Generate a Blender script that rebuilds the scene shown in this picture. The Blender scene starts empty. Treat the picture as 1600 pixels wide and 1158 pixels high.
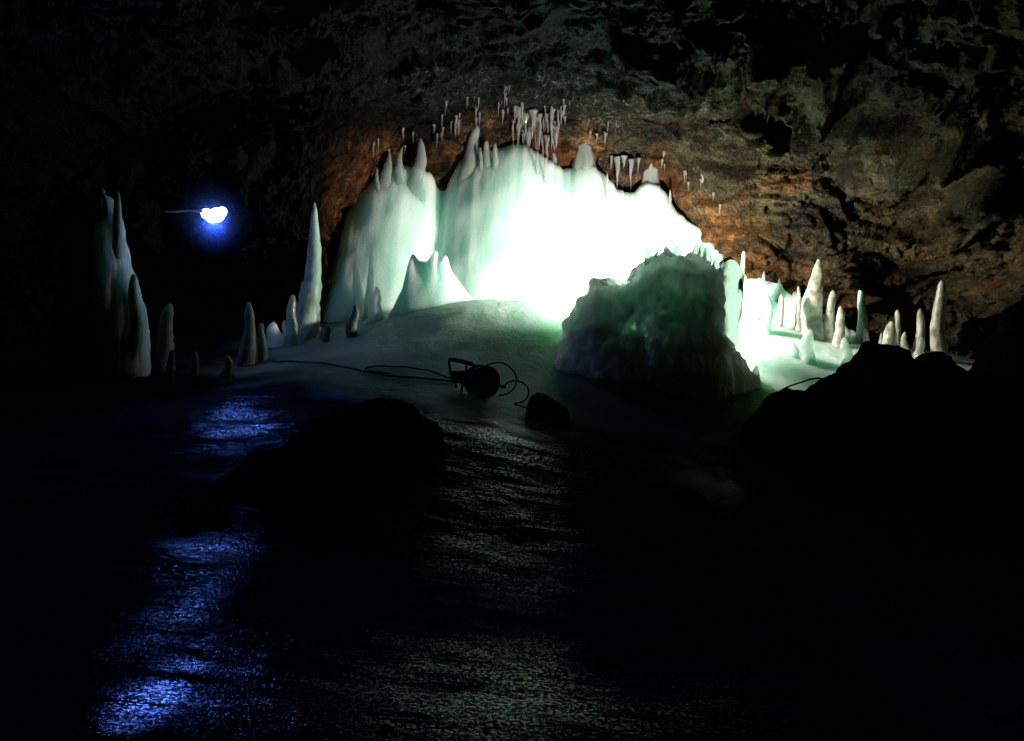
import bpy, math, random
import numpy as np
from mathutils import Vector, Matrix
from mathutils.bvhtree import BVHTree

random.seed(7)
S = bpy.context.scene
COL = S.collection
R = math.radians

# ------------------------------------------------------------------ camera
FPX = 1378.0                       # focal length in pixels of the 1600 px wide photograph
cd = bpy.data.cameras.new('camera')
cd.sensor_width = 36.0
cd.lens = 36.0 * FPX / 1600.0
cd.clip_start = 0.05
cd.clip_end = 200
cam = bpy.data.objects.new('camera', cd)
COL.objects.link(cam)
CAM = Vector((0, 0, 1.5))
ROT = Matrix.Rotation(R(84), 3, 'X') @ Matrix.Rotation(R(4), 3, 'Z')
cam.location = CAM
cam.rotation_euler = ROT.to_euler()
S.camera = cam

# ------------------------------------------------------------------ world: a sealed cave, no daylight
W = bpy.data.worlds.new('World')
S.world = W
W.use_nodes = True
W.node_tree.nodes['Background'].inputs[0].default_value = (0.5, 0.7, 1.0, 1)
W.node_tree.nodes['Background'].inputs[1].default_value = 0.0

S.view_settings.view_transform = 'Standard'
S.view_settings.look = 'None'
S.view_settings.exposure = 0.0
S.view_settings.gamma = 1.0
S.cycles.use_denoising = True
S.cycles.adaptive_threshold = 0.02
S.cycles.max_bounces = 6
S.cycles.diffuse_bounces = 3
S.cycles.glossy_bounces = 2
S.cycles.transmission_bounces = 4
S.cycles.volume_bounces = 0
S.cycles.sample_clamp_indirect = 4.0
S.cycles.caustics_reflective = False
S.cycles.caustics_refractive = False

FLOOD_W = 680.0          # halogen flood lamp behind the dark ice mound
HEAD_W = 750.0            # blue-white headlamp on the left

# ------------------------------------------------------------------ helpers
def at(px, py, Y):
    """point seen at pixel (px,py) of the 1600x1158 photograph, on the plane y = Y"""
    d = ROT @ Vector(((px - 800) / FPX, -(py - 579) / FPX, -1.0))
    return CAM + d * (Y / d.y)

def _hash(ix, iy, iz, seed):
    h = (ix.astype(np.int64) * 374761393 + iy.astype(np.int64) * 668265263 + iz.astype(np.int64) * 2147483647 + seed * 974634777) & 0xFFFFFFFF
    h = ((h ^ (h >> 13)) * 1274126177) & 0xFFFFFFFF
    h = ((h ^ (h >> 16)) * 2246822519) & 0xFFFFFFFF
    return h ^ (h >> 15)

def noise(P, seed=0):
    """gradient noise, about -1..1"""
    i = np.floor(P).astype(np.int64)
    f = P - i
    u = f * f * f * (f * (f * 6 - 15) + 10)
    out = 0
    for dx in (0, 1):
        for dy in (0, 1):
            for dz in (0, 1):
                h = _hash(i[:, 0] + dx, i[:, 1] + dy, i[:, 2] + dz, seed)
                g = np.stack([(h & 1023) / 511.5 - 1, ((h >> 10) & 1023) / 511.5 - 1, ((h >> 20) & 1023) / 511.5 - 1], 1)
                dot = g[:, 0] * (f[:, 0] - dx) + g[:, 1] * (f[:, 1] - dy) + g[:, 2] * (f[:, 2] - dz)
                w = (u[:, 0] if dx else 1 - u[:, 0]) * (u[:, 1] if dy else 1 - u[:, 1]) * (u[:, 2] if dz else 1 - u[:, 2])
                out = out + w * dot
    return out * 1.3

def fbm(P, octv=4, seed=0, ridged=False):
    s, a, t = 0, 1.0, 0.0
    for o in range(octv):
        n = noise(P * (2.03 ** o) + o * 17.3, seed + o)
        if ridged:
            n = 1 - 2 * np.abs(n)
        s = s + a * n
        t += a
        a *= 0.5
    return s / t

def cells(P, seed=0):
    """voronoi: value of the nearest cell (0..1) and F2-F1 edge distance"""
    i = np.floor(P).astype(np.int64)
    best = np.full(len(P), 9e9)
    sec = best.copy()
    val = np.zeros(len(P))
    for dx in (-1, 0, 1):
        for dy in (-1, 0, 1):
            for dz in (-1, 0, 1):
                c = i + np.array([dx, dy, dz])
                h = _hash(c[:, 0], c[:, 1], c[:, 2], seed)
                p = c + np.stack([(h & 1023) / 1023, ((h >> 10) & 1023) / 1023, ((h >> 20) & 1023) / 1023], 1)
                d = ((P - p) ** 2).sum(1)
                v = ((h * 2654435761) >> 7 & 1023) / 1023
                m = d < best
                sec = np.where(m, best, np.minimum(sec, d))
                val = np.where(m, v, val)
                best = np.where(m, d, best)
    return val, np.sqrt(sec) - np.sqrt(best)

def sstep(a, b, x):
    t = np.clip((x - a) / (b - a), 0, 1)
    return t * t * (3 - 2 * t)

def tag(o, label=None, cat=None, group=None, kind=None):
    if label: o['label'] = label
    if cat: o['category'] = cat
    if group: o['group'] = group
    if kind: o['kind'] = kind
    return o

def mk(name, V, F, mat, parent=None, smooth=True, origin=None):
    V = np.asarray(V, dtype=np.float64)
    o0 = np.array(origin if origin is not None else (0, 0, 0), dtype=np.float64)
    me = bpy.data.meshes.new(name)
    me.from_pydata((V - o0).tolist(), [], F if isinstance(F, list) else F.tolist())
    if smooth:
        me.polygons.foreach_set('use_smooth', [True] * len(me.polygons))
    me.materials.append(mat)
    me.update()
    o = bpy.data.objects.new(name, me)
    COL.objects.link(o)
    if parent is not None:
        o.parent = parent
        o.location = Vector(o0) - parent.location
    else:
        o.location = o0
    return o

def empty(name, loc):
    o = bpy.data.objects.new(name, None)
    o.empty_display_size = 0.1
    COL.objects.link(o)
    o.location = loc
    return o

def grid_faces(nu, nv, wrap=False, flip=False):
    i = np.arange(nu - 1)[:, None]
    j = np.arange(nv if wrap else nv - 1)[None, :]
    a = i * nv + j
    b = i * nv + (j + 1) % nv
    c = (i + 1) * nv + (j + 1) % nv
    d = (i + 1) * nv + j
    a, b, c, d = np.broadcast_arrays(a, b, c, d)
    F = np.stack([a, b, c, d], -1).reshape(-1, 4)
    return F[:, ::-1] if flip else F

class MB:
    """collects shapes for one mesh"""
    def __init__(s):
        s.V = []; s.F = []
    def add(s, V, F):
        n = len(s.V)
        s.V += [tuple(v) for v in V]
        s.F += [tuple(int(i) + n for i in f) for f in F]
    def box(s, c, size, M=None, bev=0.15):
        hx, hy, hz = size[0] / 2, size[1] / 2, size[2] / 2
        b = min(hx, hy, hz) * bev * 2
        pts = []
        for sx in (-1, 1):
            for sy in (-1, 1):
                for sz in (-1, 1):
                    pts += [(sx * (hx - b), sy * (hy - b), sz * hz), (sx * (hx - b), sy * hy, sz * (hz - b)), (sx * hx, sy * (hy - b), sz * (hz - b))]
        import bmesh
        bm = bmesh.new()
        for p in pts: bm.verts.new(p)
        bmesh.ops.convex_hull(bm, input=bm.verts[:])
        bm.verts.index_update()
        M = M or Matrix.Identity(3)
        s.add([Vector(c) + M @ v.co for v in bm.verts], [[v.index for v in f.verts] for f in bm.faces])
        bm.free()
    def tube(s, pts, r, n=8, closed_ends=True):
        pts = [Vector(p) for p in pts]
        rs = r if isinstance(r, (list, tuple)) else [r] * len(pts)
        V, F = [], []
        up = None
        for k, p in enumerate(pts):
            t = (pts[min(k + 1, len(pts) - 1)] - pts[max(k - 1, 0)]).normalized()
            if up is None:
                up = t.orthogonal().normalized()
            up = (up - t * up.dot(t)).normalized()
            w = t.cross(up)
            for q in range(n):
                a = 2 * math.pi * q / n
                V.append(p + (up * math.cos(a) + w * math.sin(a)) * rs[k])
        for k in range(len(pts) - 1):
            for q in range(n):
                F.append((k * n + q, k * n + (q + 1) % n, (k + 1) * n + (q + 1) % n, (k + 1) * n + q))
        if closed_ends:
            F.append(tuple(range(n))[::-1])
            F.append(tuple((len(pts) - 1) * n + q for q in range(n)))
        s.add(V, F)
    def build(s, name, mat, parent=None, origin=None, smooth=True):
        return mk(name, s.V, s.F, mat, parent, smooth, origin)

def spline(pts, n=12):
    """catmull-rom through the points"""
    P = [Vector(p) for p in pts]
    P = [P[0] * 2 - P[1]] + P + [P[-1] * 2 - P[-2]]
    out = []
    for k in range(1, len(P) - 2):
        for j in range(n):
            t = j / n
            a, b, c, d = P[k - 1:k + 3]
            out.append(0.5 * ((2 * b) + (c - a) * t + (2 * a - 5 * b + 4 * c - d) * t * t + (3 * b - a - 3 * c + d) * t ** 3))
    out.append(P[-2])
    return out

# ------------------------------------------------------------------ materials
def new_mat(name):
    m = bpy.data.materials.new(name)
    m.use_nodes = True
    nt = m.node_tree
    nt.nodes.clear()
    out = nt.nodes.new('ShaderNodeOutputMaterial')
    return m, nt, out

def N(nt, typ, **kw):
    n = nt.nodes.new(typ)
    for k, v in kw.items():
        if k in ('op', 'operation'): n.operation = v
        else: n.inputs[k].default_value = v
    return n

def pos(nt, scale=(1, 1, 1)):
    g = nt.nodes.new('ShaderNodeNewGeometry')
    m = N(nt, 'ShaderNodeVectorMath', op='MULTIPLY')
    nt.links.new(g.outputs['Position'], m.inputs[0])
    m.inputs[1].default_value = scale
    return m.outputs[0]

def nz(nt, vec, scale, detail=4, rough=0.55):
    n = N(nt, 'ShaderNodeTexNoise', Scale=scale, Detail=detail, Roughness=rough)
    nt.links.new(vec, n.inputs['Vector'])
    return n.outputs['Fac']

def ramp(nt, fac, stops):
    r = nt.nodes.new('ShaderNodeValToRGB')
    e = r.color_ramp.elements
    while len(e) < len(stops): e.new(0.5)
    for k, (p, c) in enumerate(stops):
        e[k].position = p
        e[k].color = (c, c, c, 1) if isinstance(c, (int, float)) else (*c, 1)
    nt.links.new(fac, r.inputs[0])
    return r.outputs[0]

def bump(nt, h, strength, dist, prev=None):
    b = N(nt, 'ShaderNodeBump', Strength=strength, Distance=dist)
    nt.links.new(h, b.inputs['Height'])
    if prev is not None: nt.links.new(prev, b.inputs['Normal'])
    return b.outputs[0]

def ice_mat(name, base, base2, scale, rough=0.35, stain=0.0, grain=0.6, trans=0.0, rad=(0.45, 1.0, 0.8), fine=60, mott=2.2, band=(0.35, 0.65)):
    m, nt, out = new_mat(name)
    p = N(nt, 'ShaderNodeBsdfPrincipled')
    p.subsurface_method = 'RANDOM_WALK'
    p.inputs['Subsurface Weight'].default_value = 1.0
    p.inputs['Subsurface Radius'].default_value = rad
    p.inputs['Subsurface Scale'].default_value = scale
    p.inputs['Roughness'].default_value = rough
    p.inputs['IOR'].default_value = 1.31
    p.inputs['Transmission Weight'].default_value = trans
    v = pos(nt)
    vs = pos(nt, (1, 1, 0.4))
    c = ramp(nt, nz(nt, v, mott, 6), [(band[0], base), (band[1], base2)])
    if stain:
        st = ramp(nt, nz(nt, vs, 11.0, 4), [(0.52, 0.0), (0.66, stain)])
        mx = nt.nodes.new('ShaderNodeMixRGB')
        nt.links.new(st, mx.inputs[0]); nt.links.new(c, mx.inputs[1])
        mx.inputs[2].default_value = (0.24, 0.13, 0.06, 1)
        c = mx.outputs[0]
    nt.links.new(c, p.inputs['Base Color'])
    b = bump(nt, nz(nt, vs, 7.0, 4), 0.35, 0.03)
    b = bump(nt, nz(nt, v, fine, 3), grain, 0.006, b)
    nt.links.new(b, p.inputs['Normal'])
    nt.links.new(p.outputs[0], out.inputs[0])
    return m

M = {}
M['ice'] = ice_mat('ice_flow', (0.60, 0.92, 0.80), (0.72, 0.95, 0.87), 0.34, grain=0.9, fine=45, rad=(0.75, 1.0, 0.92))
M['mound'] = ice_mat('ice_mound', (0.68, 0.79, 0.74), (0.80, 0.87, 0.84), 0.42, rad=(1.0, 1.0, 1.0), grain=0.9, fine=24)
M['dim'] = ice_mat('ice_clear_shade', (0.05, 0.08, 0.063), (0.15, 0.20, 0.17), 0.08, rough=0.42, trans=0.15, grain=0.4, fine=40)  # ice darkened in its colour for stalagmites out of the lamp light
M['clear'] = ice_mat('ice_clear', (0.78, 0.92, 0.84), (0.88, 0.95, 0.88), 0.06, rough=0.12, trans=0.75, grain=0.35, fine=40)
M['cream'] = ice_mat('ice_cream', (0.42, 0.44, 0.34), (0.90, 0.92, 0.80), 0.035, rough=0.16, trans=0.6, grain=0.9, fine=45, mott=11.0, band=(0.40, 0.58), stain=0.35, rad=(0.8, 1.0, 0.75))
M['thick'] = ice_mat('ice_thick_shade', (0.12, 0.18, 0.145), (0.28, 0.35, 0.31), 0.6, rough=0.5, grain=0.5, fine=30, rad=(0.8, 1.0, 0.9))  # far-left pillar ice, its colour also darkened in place of shade
M['glass'] = ice_mat('ice_glass', (0.86, 0.94, 0.90), (0.92, 0.97, 0.93), 0.03, rough=0.1, trans=0.85, grain=0.3, fine=40)
M['stained'] = ice_mat('ice_stained', (0.26, 0.42, 0.36), (0.45, 0.62, 0.54), 0.07, rough=0.25, stain=0.9)

def rock_mat():
    m, nt, out = new_mat('cave_rock')
    p = N(nt, 'ShaderNodeBsdfPrincipled', Roughness=0.5)
    v = pos(nt)
    lay = pos(nt, (0.6, 0.6, 2.2))
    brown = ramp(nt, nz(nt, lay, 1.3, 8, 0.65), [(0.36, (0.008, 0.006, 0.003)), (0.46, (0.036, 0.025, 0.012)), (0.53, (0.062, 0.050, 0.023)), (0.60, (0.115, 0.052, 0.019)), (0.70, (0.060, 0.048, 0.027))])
    black = ramp(nt, nz(nt, lay, 1.9, 8, 0.65), [(0.35, (0.001, 0.001, 0.001)), (0.7, (0.006, 0.006, 0.0055))])  # near black stands in for shade on the unlit left rock
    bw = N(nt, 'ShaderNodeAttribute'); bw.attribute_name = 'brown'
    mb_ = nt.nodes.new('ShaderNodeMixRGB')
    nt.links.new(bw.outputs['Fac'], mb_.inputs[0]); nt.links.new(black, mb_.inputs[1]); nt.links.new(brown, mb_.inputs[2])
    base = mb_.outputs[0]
    oc = N(nt, 'ShaderNodeAttribute'); oc.attribute_name = 'ochre'
    fine = ramp(nt, nz(nt, v, 9.0, 5), [(0.32, (0.035, 0.015, 0.005)), (0.5, (0.11, 0.042, 0.013)), (0.68, (0.24, 0.095, 0.027))])
    mx = nt.nodes.new('ShaderNodeMixRGB')
    nt.links.new(oc.outputs['Fac'], mx.inputs[0]); nt.links.new(base, mx.inputs[1]); nt.links.new(fine, mx.inputs[2])
    fr = N(nt, 'ShaderNodeAttribute'); fr.attribute_name = 'frost'
    # a network of thin ice veins and glazed specks
    wv = nt.nodes.new('ShaderNodeTexNoise'); wv.inputs['Scale'].default_value = 6.0; wv.inputs['Detail'].default_value = 4
    nt.links.new(v, wv.inputs['Vector'])
    wa = N(nt, 'ShaderNodeVectorMath', op='MULTIPLY_ADD')
    nt.links.new(wv.outputs['Color'], wa.inputs[0]); wa.inputs[1].default_value = (0.22, 0.22, 0.22); nt.links.new(v, wa.inputs[2])
    vo = nt.nodes.new('ShaderNodeTexVoronoi'); vo.feature = 'DISTANCE_TO_EDGE'; vo.inputs['Scale'].default_value = 15.0
    nt.links.new(wa.outputs[0], vo.inputs['Vector'])
    veins = ramp(nt, vo.outputs['Distance'], [(0.0, 1.0), (0.07, 0.0)])
    patch = ramp(nt, nz(nt, v, 9.0, 6, 0.75), [(0.46, 0.0), (0.60, 1.0)])
    vm = N(nt, 'ShaderNodeMath', op='MULTIPLY'); nt.links.new(veins, vm.inputs[0]); nt.links.new(patch, vm.inputs[1])
    specks = ramp(nt, nz(nt, v, 30.0, 4, 0.7), [(0.58, 0.0), (0.66, 0.8)])
    sp = N(nt, 'ShaderNodeMath', op='MULTIPLY'); nt.links.new(specks, sp.inputs[0]); nt.links.new(patch, sp.inputs[1])
    mxx = N(nt, 'ShaderNodeMath', op='MAXIMUM'); nt.links.new(vm.outputs[0], mxx.inputs[0]); nt.links.new(sp.outputs[0], mxx.inputs[1])
    fn = mxx.outputs[0]
    fm = N(nt, 'ShaderNodeMath', op='MULTIPLY')
    nt.links.new(fr.outputs['Fac'], fm.inputs[0]); nt.links.new(fn, fm.inputs[1])
    mx2 = nt.nodes.new('ShaderNodeMixRGB')
    nt.links.new(fm.outputs[0], mx2.inputs[0]); nt.links.new(mx.outputs[0], mx2.inputs[1])
    mx2.inputs[2].default_value = (0.24, 0.30, 0.27, 1)
    nt.links.new(mx2.outputs[0], p.inputs['Base Color'])
    rr = ramp(nt, fm.outputs[0], [(0.0, 0.75), (1.0, 0.18)])
    nt.links.new(ramp(nt, fm.outputs[0], [(0.0, 0.12), (0.6, 0.5)]), p.inputs['Specular IOR Level'])
    nt.links.new(rr, p.inputs['Roughness'])
    vb = nt.nodes.new('ShaderNodeTexVoronoi'); vb.inputs['Scale'].default_value = 7.0
    nt.links.new(wa.outputs[0], vb.inputs['Vector'])
    b = bump(nt, vb.outputs['Distance'], 0.7, 0.06)
    ls = N(nt, 'ShaderNodeVectorMath', op='MULTIPLY'); nt.links.new(wa.outputs[0], ls.inputs[0]); ls.inputs[1].default_value = (0.6, 0.6, 1.8)
    for sc, dd in ((3.5, 0.10), (9.0, 0.05), (22.0, 0.02)):
        ck = nt.nodes.new('ShaderNodeTexVoronoi'); ck.feature = 'DISTANCE_TO_EDGE'; ck.inputs['Scale'].default_value = sc
        nt.links.new(ls.outputs[0], ck.inputs['Vector'])
        b = bump(nt, ramp(nt, ck.outputs['Distance'], [(0.0, 0.0), (0.10, 1.0)]), 0.9, dd, b)
        fc = nt.nodes.new('ShaderNodeTexVoronoi'); fc.inputs['Scale'].default_value = sc
        nt.links.new(ls.outputs[0], fc.inputs['Vector'])
        b = bump(nt, fc.outputs['Color'], 0.6, dd * 0.5, b)
    b = bump(nt, nz(nt, v, 8.0, 8, 0.75), 1.0, 0.09, b)
    b = bump(nt, nz(nt, v, 45.0, 4, 0.65), 0.8, 0.015, b)
    nt.links.new(b, p.inputs['Normal'])
    nt.links.new(p.outputs[0], out.inputs[0])
    return m
M['rock'] = rock_mat()

def boulder_mat():
    m, nt, out = new_mat('dark_basalt')
    p = N(nt, 'ShaderNodeBsdfPrincipled', Roughness=0.9)
    p.inputs['Specular IOR Level'].default_value = 0.0
    v = pos(nt)
    nt.links.new(ramp(nt, nz(nt, v, 5, 6), [(0.3, (0.001, 0.001, 0.001)), (0.7, (0.004, 0.004, 0.0035))]), p.inputs['Base Color'])
    b = bump(nt, nz(nt, v, 12, 6, 0.65), 0.8, 0.04)
    nt.links.new(b, p.inputs['Normal'])
    nt.links.new(p.outputs[0], out.inputs[0])
    return m
M['boulder'] = boulder_mat()

def ground_mat():
    m, nt, out = new_mat('ground_ice')
    v = pos(nt)
    rip = pos(nt, (0.4, 1.6, 1.0))
    # frosty granular ice of the hill
    a = N(nt, 'ShaderNodeBsdfPrincipled', Roughness=0.5, IOR=1.31)
    a.inputs['Subsurface Weight'].default_value = 1.0
    a.inputs['Subsurface Radius'].default_value = (0.65, 1.0, 0.88)
    a.inputs['Subsurface Scale'].default_value = 0.42
    nt.links.new(ramp(nt, nz(nt, v, 4, 6), [(0.3, (0.48, 0.77, 0.64)), (0.7, (0.64, 0.90, 0.78))]), a.inputs['Base Color'])
    ba = bump(nt, nz(nt, v, 14, 4), 0.7, 0.03)
    ba = bump(nt, nz(nt, v, 55, 3), 0.9, 0.01, ba)
    nt.links.new(ba, a.inputs['Normal'])
    # dark clear wet ice on black rock
    d = N(nt, 'ShaderNodeBsdfPrincipled', Roughness=0.2, IOR=1.33)
    nt.links.new(ramp(nt, nz(nt, v, 3, 6), [(0.35, (0.004, 0.005, 0.004)), (0.7, (0.016, 0.018, 0.015))]), d.inputs['Base Color'])
    nt.links.new(ramp(nt, nz(nt, v, 2.3, 3), [(0.35, 0.06), (0.65, 0.18)]), d.inputs['Roughness'])
    bd = bump(nt, nz(nt, rip, 5.0, 3), 0.35, 0.06)
    bd = bump(nt, nz(nt, rip, 30.0, 3), 0.22, 0.012, bd)
    bd = bump(nt, nz(nt, v, 90.0, 2), 0.6, 0.005, bd)
    nt.links.new(bd, d.inputs['Normal'])
    we = N(nt, 'ShaderNodeAttribute'); we.attribute_name = 'wet'
    fr = N(nt, 'ShaderNodeAttribute'); fr.attribute_name = 'frost'
    mx = nt.nodes.new('ShaderNodeMixShader')
    nt.links.new(fr.outputs['Fac'], mx.inputs[0]); nt.links.new(d.outputs[0], mx.inputs[1]); nt.links.new(a.outputs[0], mx.inputs[2])
    # bare black rubble on the right: matt
    k = N(nt, 'ShaderNodeBsdfPrincipled', Roughness=0.9)
    k.inputs['Base Color'].default_value = (0.006, 0.0055, 0.005, 1)
    k.inputs['Specular IOR Level'].default_value = 0.15
    nt.links.new(bump(nt, nz(nt, v, 9, 6, 0.65), 0.9, 0.06), k.inputs['Normal'])
    rb = N(nt, 'ShaderNodeAttribute'); rb.attribute_name = 'rubble'
    mx2 = nt.nodes.new('ShaderNodeMixShader')
    kd = nt.nodes.new('ShaderNodeBsdfDiffuse'); kd.inputs['Color'].default_value = (0.004, 0.004, 0.0038, 1)
    wm = nt.nodes.new('ShaderNodeMixShader')
    spk = ramp(nt, nz(nt, pos(nt, (1.0, 1.0, 1.0)), 60.0, 4, 0.7), [(0.46, 0.05), (0.60, 1.0)])
    sm = N(nt, 'ShaderNodeMath', op='MULTIPLY'); nt.links.new(we.outputs['Fac'], sm.inputs[0]); nt.links.new(spk, sm.inputs[1])
    nt.links.new(sm.outputs[0], wm.inputs[0]); nt.links.new(kd.outputs[0], wm.inputs[1]); nt.links.new(d.outputs[0], wm.inputs[2])
    nt.links.new(wm.outputs[0], mx.inputs[1])
    nt.links.new(rb.outputs['Fac'], mx2.inputs[0]); nt.links.new(mx.outputs[0], mx2.inputs[1]); nt.links.new(k.outputs[0], mx2.inputs[2])
    nt.links.new(mx2.outputs[0], out.inputs[0])
    return m
M['ground'] = ground_mat()

def plain(name, col, rough=0.5, metal=0.0, grain=30):
    m, nt, out = new_mat(name)
    p = N(nt, 'ShaderNodeBsdfPrincipled', Roughness=rough, Metallic=metal)
    v = pos(nt)
    nt.links.new(ramp(nt, nz(nt, v, grain, 3), [(0.3, tuple(c * 0.75 for c in col)), (0.7, col)]), p.inputs['Base Color'])
    nt.links.new(bump(nt, nz(nt, v, grain * 3, 2), 0.2, 0.002), p.inputs['Normal'])
    nt.links.new(p.outputs[0], out.inputs[0])
    return m
M['plastic'] = plain('black_plastic', (0.012, 0.012, 0.012), 0.45)
M['steel'] = plain('dark_steel', (0.03, 0.03, 0.03), 0.4, 0.6)
M['rubber'] = plain('black_rubber', (0.01, 0.01, 0.01), 0.6)
M['cloth'] = plain('black_cloth', (0.008, 0.008, 0.008), 0.9)
M['trail_rod'] = plain('white_trail_rod', (0.8, 0.8, 0.82), 0.5)

def emit(name, col, s):
    m, nt, out = new_mat(name)
    e = N(nt, 'ShaderNodeEmission', Strength=s)
    e.inputs[0].default_value = (*col, 1)
    nt.links.new(e.outputs[0], out.inputs[0])
    return m
M['led'] = emit('lit_led', (0.35, 0.5, 1.0), 90)
M['halogen'] = emit('lit_halogen_glass', (1.0, 0.93, 0.8), 6)

# ------------------------------------------------------------------ ground
CTRL = [  # (px, py, Y) seen on the ground
    (758, 622, 7.5), (900, 652, 7.4), (1080, 664, 7.5), (560, 606, 7.5), (430, 592, 7.6), (640, 660, 6.3), (800, 690, 6.2),
    (450, 545, 9.1), (560, 520, 9.2), (640, 492, 9.3), (740, 471, 9.5), (860, 470, 9.6),
    (760, 530, 8.6), (620, 545, 8.5),
    (1180, 500, 9.9), (1250, 540, 9.3), (1330, 558, 9.2), (1500, 577, 9.0), (1190, 600, 8.3), (1260, 572, 8.8),
    (260, 592, 8.0), (300, 596, 7.9), (390, 572, 8.5), (170, 585, 8.0), (60, 590, 8.0),
]
pts = [tuple(at(*c)) for c in CTRL]
pts += [(x, y, -0.025 * x + zz) for x in (-5, -2.5, 0, 2.5, 5) for y, zz in ((-3, 0.1), (0, 0.14), (2, 0.10), (3.5, -0.02), (5, 0.04))]
pts += [(0.0, 10.6, 1.05), (1.6, 9.4, 1.02), (1.2, 10.6, 1.1), (-1.6, 10.8, 0.95), (3.4, 10.6, 1.05), (-3.2, 11, 0.75), (-6, 10, 0.5), (6, 9, 0.75), (5.5, 7.2, 0.2), (0, 13.5, 1.0), (-6, 7.5, 0.45), (3.5, 7.0, 0.1), (-4, 13, 0.8), (4, 13, 1.0)]
pts = np.array(pts)
def tps(r2):
    return 0.5 * r2 * np.log(r2 + 1e-9)
_n = len(pts)
_K = tps(((pts[:, None, :2] - pts[None, :, :2]) ** 2).sum(-1)) + np.eye(_n) * 0.02
_P = np.c_[np.ones(_n), pts[:, :2]]
_sol = np.linalg.solve(np.block([[_K, _P], [_P.T, np.zeros((3, 3))]]), np.r_[pts[:, 2], 0, 0, 0])
def floor_base(x, y):
    x = np.asarray(x, float); y = np.asarray(y, float)
    q = np.stack([x.ravel(), y.ravel()], 1)
    r = tps(((q[:, None] - pts[None, :, :2]) ** 2).sum(-1)) @ _sol[:_n] + _sol[_n] + q @ _sol[_n + 1:]
    return r.reshape(x.shape)
def fz(x, y):
    return float(floor_base(np.array([x]), np.array([y]))[0])

def build_ground():
    xs = np.linspace(-8.5, 8.5, 460)
    ys = np.concatenate([np.linspace(-4, 2, 40, endpoint=False), np.linspace(2, 11, 420), np.linspace(11.05, 14.5, 40)])
    X, Y = np.meshgrid(xs, ys, indexing='ij')
    Z = np.concatenate([floor_base(X[i:i + 40], Y[i:i + 40]) for i in range(0, len(xs), 40)])
    P = np.stack([X.ravel(), Y.ravel(), np.zeros(X.size)], 1)
    z = Z.ravel()
    near = sstep(7.5, 5.5, P[:, 1])
    rub = sstep(1.3, 2.4, P[:, 0] + 0.35 * noise(P * 0.9, 5)) * sstep(7.6, 6.9, P[:, 1] - 0.12 * (P[:, 0] - 2))
    z = z + 0.035 * fbm(P * 1.3, 3, 3) + near * 0.025 * fbm(P * np.array([2.2, 5.5, 1]), 4, 9) + (1 - near) * 0.02 * fbm(P * 5, 4, 19)
    z = z + rub * (0.12 * fbm(P * 1.8, 5, 23))
    fr_r = np.hypot((P[:, 0] - 0.9) / np.where(P[:, 0] < 0.9, 3.3, 4.4), np.where(P[:, 1] < 9.8, (P[:, 1] - 9.8) / 2.6, 0))
    frost = sstep(1.35, 0.5, fr_r + 0.28 * fbm(P * 1.4, 5, 31))  # thinned to the left so floor out of the light stays dark
    wet = np.zeros(len(P))  # gloss patches placed and weighted to shape the lamps' reflections
    for (px, py, sx, sy, wgt) in ((250, 1100, .075, .28, 1.7), (295, 960, .10, .45, .17), (330, 880, .20, .25, .25), (380, 660, .30, .55, .17), (810, 690, .9, .9, 1.2), (780, 800, .6, .9, .6), (760, 1100, .55, .40, 2.0), (1000, 1110, .6, .35, .3), (1120, 748, .45, .5, 1)):
        g = at(px, py, 5.0); g = CAM + (g - CAM) * 1.0
        d_ = (g - CAM).normalized(); k_ = 0.0
        for it in range(60):
            q = CAM + d_ * (2.0 + it * 0.15)
            if q.z < float(floor_base(np.array([q.x]), np.array([q.y]))[0]): break
        if px == 1120: frost = np.maximum(frost, 0.8 * np.exp(-((P[:, 0] - q.x) / .4) ** 2 - ((P[:, 1] - q.y) / .5) ** 2) * sstep(-0.4, 0.3, fbm(P * 2.5, 4, 33)))  # pale patch painted for a pool of light on the floor
        wet = np.maximum(wet, wgt * np.exp(-((P[:, 0] - q.x) / sx) ** 2 - ((P[:, 1] - q.y) / sy) ** 2))
    wet = np.clip(wet * np.clip(0.65 + 1.9 * fbm(P * np.array([2.6, 5.0, 1]), 4, 37), 0, 1.3) + 0.015 * sstep(0.0, 0.5, fbm(P * np.array([1.2, 2.2, 1]), 4, 39)), 0, 1)
    V = np.stack([P[:, 0], P[:, 1], z], 1)
    o = mk('ground', V, grid_faces(len(xs), len(ys), flip=True), M['ground'])
    for nme, val in (('frost', frost), ('rubble', rub), ('wet', wet)):
        at_ = o.data.attributes.new(nme, 'FLOAT', 'POINT')
        at_.data.foreach_set('value', val.astype(np.float32))
    tag(o, kind='structure')
build_ground()

# crest of the great ice mass as seen in the photograph: (px, py)
DOME_L = [(470, 530), (488, 500), (500, 470), (512, 436), (528, 388), (541, 335), (556, 303), (573, 285), (592, 268), (612, 260), (636, 258), (655, 262), (672, 272), (688, 284), (702, 294), (725, 330), (745, 400), (755, 470)]
DOME_C = [(640, 480), (656, 420), (668, 370), (682, 325), (694, 292), (706, 266), (720, 246), (745, 238), (770, 236), (800, 226), (822, 228), (842, 244), (860, 256), (880, 268), (893, 262), (915, 250), (935, 262), (950, 280), (966, 298), (990, 301), (1010, 284), (1030, 288), (1047, 304), (1056, 325), (1072, 342), (1100, 360), (1116, 380), (1132, 398), (1156, 422)]
BANK = [(1085, 380), (1132, 402), (1150, 424), (1190, 430), (1215, 441), (1240, 458), (1262, 478), (1290, 495), (1320, 512), (1345, 528), (1370, 545)]
CREST = [at(px, py, 11.2) for px, py in ([(360, 540), (430, 520), (475, 500), (505, 460), (524, 410), (536, 360)] + DOME_L[5:14] + DOME_C[5:26] + BANK[2:] + [(1450, 560)])]
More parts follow.
